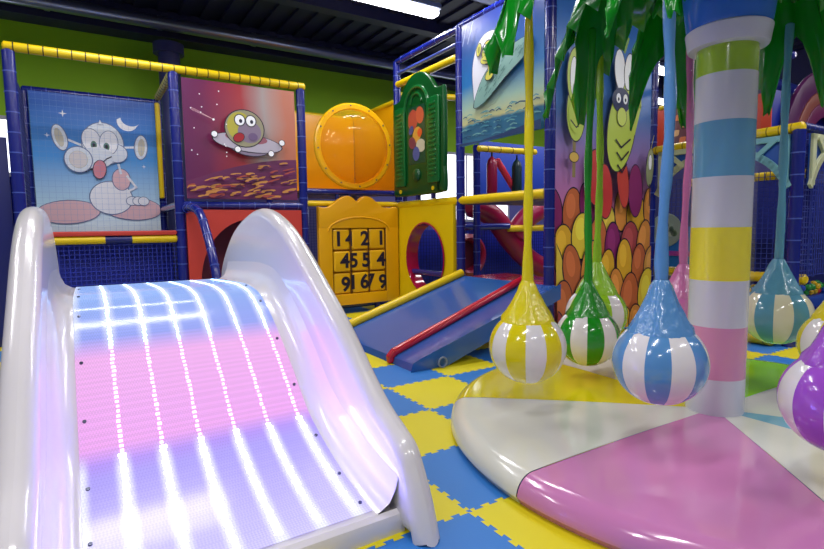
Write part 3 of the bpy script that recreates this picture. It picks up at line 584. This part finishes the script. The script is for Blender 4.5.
# saucer banner
sb=thing('banner','dark red banner picturing an alien in a flying saucer over an orange planet','banner',(-2.4,-.04,1.65))
sw,sh=1.43,1.47
A=Art((x165+.085,-.03,1.66),X,Z,nV,sw,sh,ramp_mat('red space print',[(-.72,'#5E2458'),(-.3,'#6E2450'),(.15,'#A83038'),(.45,'#A89A98'),(.72,'#C0745C')],0,.3,noise=.25,nscale=1.6))
YO=pm('#C88848'); MAU=pm('#6c2a58')
pl=[(0,0),(sw,0),(sw,.55)]+[(sw*(1-k/12),.55-.34*(k/12)**1.7) for k in range(1,13)]
A.put(pl,MAU)
rr=random.Random(3)
for k in range(64):
    u=rr.uniform(.02,sw-.02); top_=.53-.34*(1-u/sw)**1.7; w=rr.uniform(.02,top_-.02); f=w/top_
    A.put(ell(u,w,rr.uniform(.05,.12)*(1.2-.5*f),rr.uniform(.010,.022)*(1.3-.6*f),rr.uniform(2,22),12),YO if rr.random()<.75 else pm('#A84A40'))
    A.put(ell(u+.02,w-.012,rr.uniform(.03,.07),rr.uniform(.008,.016),rr.uniform(2,22),10),MAU if rr.random()<.6 else pm('#542048'))
SIL=pm('#B8B0C0')
A.put(ell(.78,.66,.25,.10,-4),pm('#8A7C92'),.012); A.put(ell(.76,.72,.44,.11,-5),SIL,.014); A.put(ell(.74,.78,.27,.07,-4),pm('#9a5a6a'))
A.put(ell(.72,.90,.245,.23),pm('#9A9478'),.012); A.put(ell(.66,.92,.16,.18),pm('#B8AE40')); A.put(ell(.78,.86,.15,.14),pm('#8A7890'))
for u in (.66,.80): A.put(ell(u,1.0,.06,.065),WH,.012); A.put(ell(u+.01,.99,.02,.025),INK)
A.put(ell(.64,.78,.07,.05,30),pm('#A81828'),.008); A.put(ell(.82,.8,.06,.05),pm('#705880'))
for u,w in ((.34,.80),(.62,.63),(1.05,.6),(1.2,.75)): A.put(ell(u,w,.035,.035),WH,.008)
for k in range(3): A.stroke([(.08,1.1-.015*k),(.33,.98)],.004,pm('#d8a8b0'))
A.put(ell(.335,.975,.014,.014),WH)
for k in range(14): A.put(ell(rr.uniform(.05,.8),rr.uniform(.6,1.4),.008,.008,n=8) if False else ell(rr.uniform(.05,.5),rr.uniform(.5,1.4),.008,.008,n=8),WH)
A.done('printed_sheet',sb)
# surfer banner on the tower
sf=thing('banner','blue banner picturing a small yellow alien riding a surfboard over waves','banner',(-.04,-2.35,2.2))
fw,fh=1.4,1.52
A=Art((-.03,v461-.08,2.28),nV,Z,nX,fw,fh,ramp_mat('sea sky print',[(0,'#2E6C92'),(.36,'#357090'),(.40,'#C9C890'),(.58,'#9FC0B0'),(.85,'#2E74B4'),(1.52,'#2A3E90')],2,.28,noise=.08,nscale=5))
rr=random.Random(5)
for k in range(60):
    u=rr.uniform(0,fw-.1); w=rr.uniform(.02,.36); L=rr.uniform(.06,.16); A.stroke([(u,w),(u+L*.5,w+.015),(u+L,w)],.012,pm(rr.choice(['#4F93A8','#1F4F78','#6FA8A8'])))
A.put([(0,0),(fw,0),(fw,.1),(.9,.05),(.4,.015),(0,.03)],pm('#24406c'))
A.put([(.30,.48)]+[(p.x,p.y) for p in spline([(.3,.48),(.27,.9),(.38,1.16),(.58,1.24),(.8,1.16),(.98,1.0),(1.1,.84)],5)],pm('#DADCE8'),.012,pm('#4a5878'))
A.put([(p.x,p.y) for p in spline([(.29,.44),(.46,.74),(.75,.92),(1.1,1.0),(1.24,.98),(1.16,.82),(.85,.66),(.5,.46)],5,True)],pm('#7FA8A0'),.012)
for k in range(26):
    u=rr.uniform(.4,1.12); w=.5+(u-.3)*.5+rr.uniform(-.1,.1); A.stroke([(u,w),(u+.05,w+.04)],.01,pm('#54807c'))
LG=pm('#C8C450'); A.put(ell(.6,.74,.07,.05,20),LG,.01); A.stroke([(.6,.78),(.58,.88)],.02,LG)
A.put(ell(.58,1.0,.1,.13),LG,.012); A.put(ell(.58,.93,.13,.05),LG,.008)
for u,s_ in ((.42,-15),(.75,15)): A.put(ell(u,1.07,.04,.07,s_),LG,.01); A.put(ell(u,1.07,.02,.04,s_),pm('#8a8838'))
for u in (.54,.62): A.put(ell(u,1.05,.032,.045),WH,.008); A.put(ell(u,1.04,.012,.018),INK)
A.stroke([(.5,.93),(.58,.9),(.66,.94)],.01,INK)
for k in (0,1): A.stroke([(.12+.1*k,1.2),(.2+.12*k,1.42)],.02,pm('#8a98c8'))
A.done('printed_sheet',sf)
# fruit mural
fm=thing('banner','tall mural banner of heaped orange and purple fruit with two green faces above','banner',(.9,v553,0))
mw,mh=1.66,4.05
A=Art((.06,v553-.02,.03),X,Z,nV,mw,mh,ramp_mat('dusk sky print',[(0,'#D87090'),(1.3,'#D878A8'),(1.9,'#A878B8'),(2.5,'#5E84C8'),(3.2,'#2C78D0'),(4.05,'#2A6AC8')],2,.3))
fc=['#E8B030','#E09040','#C86A3C','#8A2A68','#E8C84A','#D89A4A','#B04A4A','#F0D040']
rr=random.Random(11)
pl=[]
for row in range(5):
    for k in range(7):
        u=(k+.5*(row%2))*.29-.04+rr.uniform(-.03,.03); w=1.36-row*.33+rr.uniform(-.08,.08)-(.12 if k==3 and row==0 else 0); pl.append((u,w,row))
for u,w,row in pl:
    h=rr.choice(fc); hm=pm(h); rx,ry=rr.uniform(.13,.18),rr.uniform(.24,.33); ro=rr.uniform(-16,16)
    A.put(ell(u,w,rx,ry,ro),hm,.016); A.put(ell(u-.03,w+.08,rx*.5,ry*.5,ro),mat('print light '+h,'#%02x%02x%02x'%tuple(min(255,int(int(h[i:i+2],16)*1.08+10)) for i in (1,3,5)),.38))
for u,w,h in ((1.28,1.62,'#8A2A68'),(.55,1.75,'#C83A3A'),(.72,1.6,'#C83A3A')): A.put(ell(u,w,.13,.3,rr.uniform(-8,8)),pm(h),.014)
GR=pm('#B8CC50'); GD=pm('#8AB048')
def sprout(u,w,s): 
    for k in range(3): A.stroke([(u,w),(u+.05*s*(k-1),w+.12*s)],.025*s,GD)
# left long face
A.stroke([(.2,1.75),(.2,2.1)],.05,pm('#8a7a50')); A.put(ell(.2,1.95,.07,.05),pm('#D8B050'),.01)
A.put(ell(.22,2.42,.14,.3),GR,.014); A.put(ell(.22,2.78,.14,.3),GR,.014); A.put(ell(.18,2.78,.055,.2),WH,.008); A.put(ell(.27,2.78,.055,.2),WH,.008)
A.put(ell(.19,2.62,.03,.1),INK); A.put(ell(.26,2.62,.03,.1),INK); A.put(ell(.22,2.4,.12,.2),GR); A.stroke([(.13,2.33),(.22,2.26),(.31,2.34)],.014,INK); sprout(.22,3.08,1)
# right masked face with raised arm
A.put(ell(1.02,1.72,.1,.3,8),pm('#C8443A'),.012)
A.put(ell(.98,2.34,.24,.52,-12),GR,.014); A.stroke([(1.18,2.3),(1.28,2.6),(1.26,2.95)],.09,GR); A.put(ell(1.26,3.0,.06,.07),GR,.01)
A.put(ell(.92,2.95,.09,.22,5),WH,.012); A.put(ell(1.08,2.95,.08,.2,-5),WH,.012)
A.put(ell(.95,2.62,.16,.14),pm('#223058')); 
for u in (.9,1.02): A.put(ell(u,2.64,.04,.055),WH); A.put(ell(u,2.63,.014,.02),INK)
A.put(ell(.96,2.44,.08,.1),pm('#C8D860'),.008); 
for k in range(3): A.stroke([(.86+.02*k,2.18-.14*k),(.96+.01*k,2.1-.14*k),(1.12-.03*k,2.2-.14*k)],.02,INK)
sprout(.98,3.15,1.3)
A.put(ell(1.5,1.9,.07,.22,-4),pm('#9AA078'),.012); A.put(ell(1.5,1.96,.03,.09),WH,.005); A.stroke([(1.5,1.7),(1.5,1.45)],.015,INK); A.stroke([(1.5,2.1),(1.56,2.28)],.012,pm('#a8a060'))
A.done('printed_sheet',fm)
#=RIGHT=
# ---------------------------------------------------------------- frame at the right, behind the column
v800=-4.69; XF=1.78
rf=thing('play_structure','blue netted play frame with arched brackets and yellow foam rails behind the striped column','climbing frame',(2.4,-4,0))
for x,v,z in ((XF,v553,4.1),(XF,v800,2.15),(2.6,-3.6,3.2),(3.3,v800,2.2),(3.3,v553,3.2),(2.55,-4.5,2.2),(4.8,v800,2.2)): post(rf,x,v,z,.06)
rail(rf,(XF,v553-.02,2.15),(XF,v800-.03,2.18),.05,YEL,ties=.11,tm=mat('dark yellow gap','#8a7408',.5))
rail(rf,(XF+.06,v800,2.19),(5.5,v800,2.19),.045,NAVY,ties=.11,tm=TIE,name='foam_rail')
rail(rf,(XF+.6,v553-.1,1.78),(XF+.6,v800+.1,1.78),.05,YEL,ties=.11,tm=mat('dark yellow gap','#8a7408',.5))
rail(rf,(XF+.3,v553,.66),(XF+.3,v800,.66),.055,YEL); 
rail(rf,(XF-.12,v553-.3,.1),(XF-.12,v800+.1,.1),.1,YEL,ties=.2,tm=mat('dark yellow gap','#8a7408',.5),name='floor_roll')
sheet(rf,(XF+.75,v553,.05),nV,Z,nX,.78,1.7,NAVY,'back_panel'); sheet(rf,(2.5,-3.85,.05),X,Z,nV,3.4,1.75,NAVY,'back_panel'); net(rf,(XF+.28,v553,.7),nV,Z,1.65,1.1,.055,.006,NETL); 
net(rf,(XF+.05,v800,.7),X,Z,2.4,1.4,.055,.006,NETL)
sheet(rf,(XF,v800+.3,.02),nV,Z,nX,.32,.62,BLUE,'base_panel')
sheet(rf,(XF+.05,v800,.02),X,Z,nV,3.2,.34,BLUE,'base_panel')
def bracket(o,U,m1,m2,flip=1):
    U=Vector(U)*flip; mb=MB(); N=(-1,0,0) if abs(U.x)<.5 else (0,-1,0)
    w=.62;h=.5
    mb.slab(rect(0,0,.08,h) if True else 0,o,U,Z,N,.03,.006)
    mb.slab(rect(0,h-.06,w,h),o,U,Z,N,.03,.006)
    a=[(p.x,p.y) for p in spline([(.0,.0),(.14,.2),(.34,.34),(.62,.42)],5)]; 
    for q in line2(a,.07): mb.slab(q,Vector(o)+Vector(N)*.004,U,Z,N,.03,.004)
    for q in line2([(.3,.31),(.12,.47)],.05): mb.slab(q,Vector(o)+Vector(N)*.006,U,Z,N,.03,.004)
    mb2=mb.build('arched_bracket',m1,rf,smooth=False)
    mb=MB(); mb.slab([(0,.0),(.14,.2),(.34,.34),(.62,.42),(.62,h),(0,h)],Vector(o)-Vector(N)*.012,U,Z,N,.01,.002); mb.build('bracket_infill',m2,rf,smooth=False)
CRM=mat('cream bracket','#C4C8A0',.4); AQ=mat('aqua bracket','#78B4C0',.4); INF=mat('deep blue infill','#1a50a8',.35)
bracket((XF-.02,v553-.12,1.62),nV,CRM,INF); bracket((XF-.02,v800+.06,1.62),nV,AQ,INF,-1); bracket((XF+.1,v800-.06,1.62),X,CRM,INF)
# upper red and orange panels
sheet(rf,(2.22,-2.84,2.25),nV,Z,nX,.22,.5,mat('scarlet vinyl','#D8401E',.4),'roof_panel'); sheet(rf,(2.2,-4.02,2.25),nV,Z,nX,.24,.42,mat('scarlet vinyl','#D8401E',.4),'roof_panel')
tr=thing('tiled_roof_board','orange and dark red tile patterned roof board above the yellow foam rail','roof board',(2.15,-3.5,2.24))
A=Art((2.1,-3.06,2.24),nV,(.25,0,.968),(-.968,0,.25),.8,.5,pm('#6A2430'))
for r in range(5):
    for c in range(8): 
        if (r+c)%2==0: A.put(rrect(c*.1+.012,r*.1+.008,c*.1+.095,r*.1+.09,.02),pm('#E8762C' if (c*3+r)%4 else '#F0B878'))
A.done('printed_sheet',tr)
mb=MB(); mb.tube([(2.2,-2.95,2.75),(2.2,-3.95,2.75)],.03,12); mb.build('foam_rail',YEL,rf)
rail(rf,(XF+.3,v553,2.97),(XF+.3,v800+.2,2.97),.04,BLUE,name='top_bar')
# planet disc picture
pd=thing('round_picture','round grey green planet picture on the net left of the striped column','picture',(2.0,-3.28,1))
mb=MB(); n=36; mb.slab([(.21*cos(2*PI*k/n),.21*sin(2*PI*k/n)) for k in range(n)],(2.0,-3.2,1.18),nV,Z,nX,.012,.003); mb.build('disc',pm('#8C9C94'),pd)
rr=random.Random(4)
for k in range(14):
    a=rr.uniform(0,6.28); d=rr.uniform(0,.15); mb=MB(); u,w=d*cos(a),d*sin(a); mb.slab(ell(u,w,rr.uniform(.02,.045),rr.uniform(.02,.04),n=12),(1.99,-3.2,1.18),nV,Z,nX,.004,.001); mb.build('crater',pm(rr.choice(['#5c7466','#6e8a78','#b0b8a8'])),pd)
sheet(rf,(2.03,-3.1,.72),nV,Z,nX,.5,.5,mat('bright blue print','#1E6CC0',.4),'printed_panel'); sheet(rf,(2.01,-3.08,.86),nV,Z,nX,.55,.06,mat('violet strip','#A040A0',.4),'printed_panel')
# upper right purple arches and blue panel behind
pa=thing('arch_panel','purple and brown arched play panel high at the right edge','panel',(4.2,-4.0,2.2))
mb=MB(); c=(4.6,-3.6,2.15)
def arch(r0,r1,m,name):
    mb=MB(); out=[(r1*cos(R(a)),r1*sin(R(a))) for a in range(0,181,10)]+[(r0*cos(R(a)),r0*sin(R(a))) for a in range(180,-1,-10)]
    mb.slab(out,(4.75,-3.8+ (r1-.9)*.05,2.1),X,Z,nV,.06,.01); mb.build(name,m,pa)
arch(.62,.82,mat('plum vinyl','#6a1c4c',.4),'arch_band'); arch(.82,.98,mat('brown vinyl','#8a4a3c',.4),'arch_band'); arch(.98,1.25,mat('plum dark vinyl','#521a50',.4),'arch_band')
sheet(pa,(3.4,-3.7,2.0),X,Z,nV,3.6,.98,mat('indigo sheet','#20309a',.4),'backing')
mb=MB(); mb.tube([(2.7,-3.3,3.3),(7,-3.3,3.2)],.09,14); tag(mb.build('ceiling_pipe',mat('blue pipe','#1c2a86',.35),base=(4,-3.3,3.2)),'thick dark blue pipe crossing behind the right palm leaves','pipe')
# ball pool
bp=thing('ball_pool','low blue padded ball pool at the right edge','ball pool',(2.7,-4.3,0))
mb=MB(); PX0,PX1,PV0,PV1=1.95,3.5,-4.6,-3.95
mb.slab(rrect(PX0,PV0,PX1,PV1,.05),(0,0,.0),X,V,Z,.44,.03); mb.build('padded_block',mat('pool blue vinyl','#2848a0',.3),bp)
bc=[('red','#C81E28'),('green','#1E8A3A'),('blue','#1E50B8'),('yellow','#E0B418')]
rr=random.Random(21); pos=[]
nb_=0
for layer in range(2):
    for i in range(12 if layer==0 else 8):
        for j in range(6 if layer==0 else 4):
            x=PX0+.09+.118*i+(.06 if layer else 0)+rr.uniform(-.01,.01)+(.1 if layer else 0); v=PV0+.07+.115*j-(.05 if layer else 0)+rr.uniform(-.01,.01)
            if x>PX1-.08: continue
            nm,h=rr.choice(bc); mb=MB(); z=.475+.065*layer; mb.sphere((x,v,z),.037,12,8)
            o=mb.build('pit_ball',mat('ball '+nm,h,.3),base=(x,v,z-.037)); tag(o,'small %s plastic play ball lying in the ball pool'%nm,'ball','%s balls in the ball pool'%nm)
#=CAROUSEL=
# ---------------------------------------------------------------- palm carousel
CX,CV=-1.05,-5.43; RDK=1.59; HD=.135
pc=thing('palm_carousel','large round soft play carousel with striped palm trunk and green vinyl leaves','carousel',(CX,CV,0))
def vin(n,h,**k): return mat('vinyl '+n,h,k.get('r',.14),coat=.5,bump=.035,bscale=7)
VW=vin('white','#DADAD0'); VP=vin('pink','#CA80B4'); VYL=vin('yellow','#E4D416'); VG=vin('lime','#96DE10'); VB=vin('aqua','#7CB4D0')
secs=[(-2,43,VG,'lime green'),(43,88,VW,'white'),(88,137,VYL,'yellow'),(137,179,VW,'white'),(179,228,VP,'pink'),(228,270,VW,'white'),(270,299,VB,'light blue'),(299,358,VW,'white')]
rp_=[(.155,.0),(.155,HD+.004)]+[(RDK*k/8-.02,HD+.008*sin(PI*k/8)) for k in range(2,8)]
rp_+=[(RDK-.10+.10*sin(R(a)),HD-.10+.10*cos(R(a))) for a in range(0,91,10)]+[(RDK,.045),(RDK-.025,.0)]
for a0,a1,m,nm in secs:
    mb=MB(); mb.lathe((CX,CV,0),rp_,max(6,int((a1-a0)/3)),R(a0+.12),R(a1-.12)); o=mb.build('sector',m,pc,label='%s padded sector'%nm)
bands=[(.0,.35,'#D2D2DE','white'),(.35,.655,'#D88AB4','pink'),(.655,.925,'#D2D2DE','white'),(.925,1.23,'#E6CE10','yellow'),(1.23,1.515,'#D2D2DE','white'),(1.515,1.825,'#5AA2C8','sky blue'),(1.825,2.085,'#D2D2DE','white'),(2.085,2.245,'#9CC40C','lime')]
for z0,z1,h,nm in bands:
    mb=MB(); n=max(2,int((z1-z0)/.06)); mb.lathe((CX,CV,0),[(.152,max(z0,.0))]+[(.156,z0+(z1-z0)*k/n) for k in range(n+1)],40)
    mb.build('column_band',mat('band '+nm,'#F2E208' if nm=='yellow' else h,.2,coat=.5),pc,label='%s column band'%nm)
mb=MB(); mb.lathe((CX,CV,0),[(.172,HD),(.174,1.2),(.176,2.25)],40); mb.build('clear_sleeve',clear_mat('clear film','#ffffff',.95,.05),pc,label='clear film sleeve')
mb=MB(); mb.lathe((CX,CV,0),[(.15,2.235),(.20,2.24),(.205,2.25),(.218,2.335),(.205,2.345),(.1,2.345)],40); mb.build('collar',mat('collar white','#C8C8D8',.3,coat=.3),pc)
mb=MB(); mb.lathe((CX,CV,0),[(.1,2.335),(.205,2.34),(.215,2.36),(.24,2.56),(.28,2.85),(.26,3.0),(0,3.06)],40); mb.build('cap',mat('cap blue','#2C6AC8',.25,coat=.3),pc)
PALM=mat('palm vinyl','#0A8A18',.22,coat=.25,bump=.05,bscale=10); PALMD=mat('palm vinyl dark','#0A6E1A',.2,coat=.4,bump=.05,bscale=10)
def leaf(ang,rt=1.2,dep=.6,fl=.24,zo=0):
    d=Vector((cos(R(ang)),sin(R(ang)),0)); t=Vector((-d.y,d.x,0)); c=Vector((CX,CV,zo)); k_=rt/1.2
    sp=[Vector((p.x*k_,p.y)) for p in spline([(.2,2.9),(.36,3.12),(.6,3.25),(.85,3.22),(1.02,3.04),(1.14,2.8),(1.2,2.55)],6)]
    N=len(sp); mb=MB(); rows=6; rr=random.Random(int(ang)); base=[]; jag=[]
    for i in range(N):
        f=i/(N-1); dp=dep*(.66+.36*sin(PI/2*min(1,f/.9)))*(1 if f<.9 else 1-(f-.9)*4.5); base.append(dp); jag.append((.115 if i%4==0 else (.075,.04,.0)[i%4-1])*(1-.5*f)+rr.uniform(-.012,.012))
    for sd in (-1,1):
        vs=[]
        for i,p in enumerate(sp):
            f=i/(N-1)
            for k in range(rows):
                q=k/(rows-1); side=fl*(.55+.45*sin(PI*f))*(q**.75)+.015*sin(5*f+2*q+sd)*q
                vs.append(c+d*(p.x+.10*q*f+jag[i]*.5*(q**5))+t*(sd*(side+.001))+Vector((0,0,p.y-base[i]*q**1.25+jag[i]*q**5)))
        mb.add(vs,[(i*rows+k,i*rows+k+1,(i+1)*rows+k+1,(i+1)*rows+k) for i in range(N-1) for k in range(rows-1)],0)
    o=mb.build('leaf',[PALM],pc,angle=35)
    m=o.modifiers.new('s','SOLIDIFY'); m.thickness=.006
    mb=MB(); mb.tube([c+d*.16+Vector((0,0,2.86))]+[c+d*p.x+Vector((0,0,p.y-.03)) for p in sp[2:-6]],.025,8); mb.build('arm',PALMD,pc)
balls=[('yellow',(528,345),38,'#E2D210','yellow and white striped inflatable ball nearest the ramp',None),
 ('green',(587,334),31,'#1C8C1C','dark green and white striped inflatable ball right of the yellow one',None),
 ('lime',(596,314),29,'#96C828','pale lime and white ball hanging half hidden behind the dark green ball',None),
 ('blue',(659,358),48,'#5890C6','blue and white striped ball hanging before the column',None),
 ('pink',(695,312),30,'#D274B0','pink and white ball hanging behind the striped column',None),
 ('aqua',(777,306),31.5,'#5C9CB8','dull aqua and cream striped ball right of the column',None),
 ('golden',(832,334),36,'#DCCB10','yellow and white ball cut by the right edge above the purple ball',None),
 ('purple',(836,402),56,'#A050C8','large purple and white ball at the right edge',None)]
# positions: (x,v,z) of the ball centres in the place, with strap top heights
BP=[(-2.02,-4.84,.55,2.55,R(-167)),(-1.15,-4.57,.46,2.6,R(-141)),(-.93,-4.47,.59,2.6,R(-142)),(-1.96,-5.64,.62,2.3,R(-164)),(-.46,-4.87,.57,2.6,R(-161)),(-.04,-5.32,.61,2.6,R(-191)),(-.24,-5.77,.5,2.6,R(-194)),(-1.63,-6.24,.53,2.3,R(-207))]
VWB=mat('ball white','#E4E0E0',.16,coat=.5); VCREAM=mat('ball cream','#E6E2C4',.16,coat=.5)
def ball(col,x,v,z,h,label,ztop,a0,r=.226):
    g=thing('hanging_ball',label,'inflatable ball',(x,v,z-r),'striped balls hanging from the palm carousel')
    vm=mat('ball '+col+' vinyl',h,.16,coat=.5); cm=mat('cone '+col+' vinyl',h,.24,coat=.35,bump=.8,bscale=8)
    wm=VCREAM if col=='aqua' else VWB
    z-=.012
    mb=MB(); prof=[(r*cos(R(t))*(1.0),r*sin(R(t))*.95) for t in range(-90,51,5)]; prof[0]=(0.0005,prof[0][1])
    mb.lathe((x,v,z),prof,48,a0,a0+2*PI,midx=lambda k,i:(k//4)%2); mb.build('ball',[vm,wm],g)
    zj=r*.95*sin(R(50)); rj=r*cos(R(50))
    mb=MB(); n=28; rows=[(rj+.017,zj-.024),(rj+.012,zj-.012),(rj+.002,zj+.012),(rj*.86,zj+.045),(rj*.72,zj+.085),(rj*.58,zj+.125),(rj*.44,zj+.165),(.048,zj+.205),(.031,zj+.235)]
    rr=random.Random(hash(col)%99 if False else len(col)*7+int(a0*10)); vs=[]; ph=[rr.uniform(0,6) for _ in range(4)]
    for j,(q,zz) in enumerate(rows):
        for k in range(n):
            a=2*PI*k/n; wv=1+(.035*sin(5*a+ph[0]+j*.9)+.03*sin(9*a+ph[1]-j*1.3)+.02*sin(14*a+ph[2]+j*2))*(1 if j>1 else .1)
            vs.append((x+q*wv*cos(a),v+q*wv*sin(a),z+zz+(.006*sin(7*a+ph[3]) if 1<j<7 else 0)))
    mb.add(vs,[(j*n+k,j*n+(k+1)%n,(j+1)*n+(k+1)%n,(j+1)*n+k) for j in range(len(rows)-1) for k in range(n)]); mb.build('cone',cm,g,angle=70)
    z0=z+zj+.22; L=ztop-z0; m=14; pth=[];rads=[]
    for k in range(m+1):
        f=k/m; pth.append((x+.012*sin(5*f+ph[1])*sin(PI*f),v+.012*sin(4*f+ph[2])*sin(PI*f),z0+L*f)); rads.append(.025+.004*sin(k*1.7+ph[0])+ (.006 if k<2 else 0))
    mb=MB(); mb.tube(pth,rads,10); mb.build('strap',mat('strap '+col,h,.25,coat=.3,bump=.4,bscale=9),g)
    return g
for (col,_,_,h,label,_),(x,v,z,zt,a0) in zip(balls,BP):
    ball(col,x,v,z,h,label,zt,a0,.21 if col=='blue' else .226)
for a in [(153,1.26,.62,.22),(97,1.0,.74,.30),(191,1.12,.5,.2,-.17),(50,1.08,.74,.28),(6,1.14,.7,.24),(337,1.05,.66,.22),(231,1.2,.5,.18,-.15),(285,1.15)]: leaf(*a)
#=CAMERA=
# ---------------------------------------------------------------- camera, world, view
P_,RO,F_=.0889,-.0144,520
fw_=Vector((0,cos(P_),-sin(P_))); up=Vector((0,sin(P_),cos(P_))); xr=Vector((1,0,0))
x2=xr*cos(RO)+up*sin(RO); u2=-xr*sin(RO)+up*cos(RO)
cam=bpy.data.cameras.new('camera'); co=bpy.data.objects.new('camera',cam); COL.objects.link(co)
cam.sensor_width=36; cam.lens=F_/824*36; cam.clip_start=.05
co.matrix_world=Matrix(((x2.x,u2.x,-fw_.x,0),(x2.y,u2.y,-fw_.y,0),(x2.z,u2.z,-fw_.z,1.25),(0,0,0,1)))
SC.camera=co
w=bpy.data.worlds.new('world'); SC.world=w; w.use_nodes=True; bg_=w.node_tree.nodes['Background']; bg_.inputs[0].default_value=(.4,.42,.6,1); bg_.inputs[1].default_value=.05
SC.view_settings.view_transform='Standard'; SC.view_settings.look='None'; SC.view_settings.exposure=0; SC.view_settings.gamma=1; SC.view_settings.use_curve_mapping=False
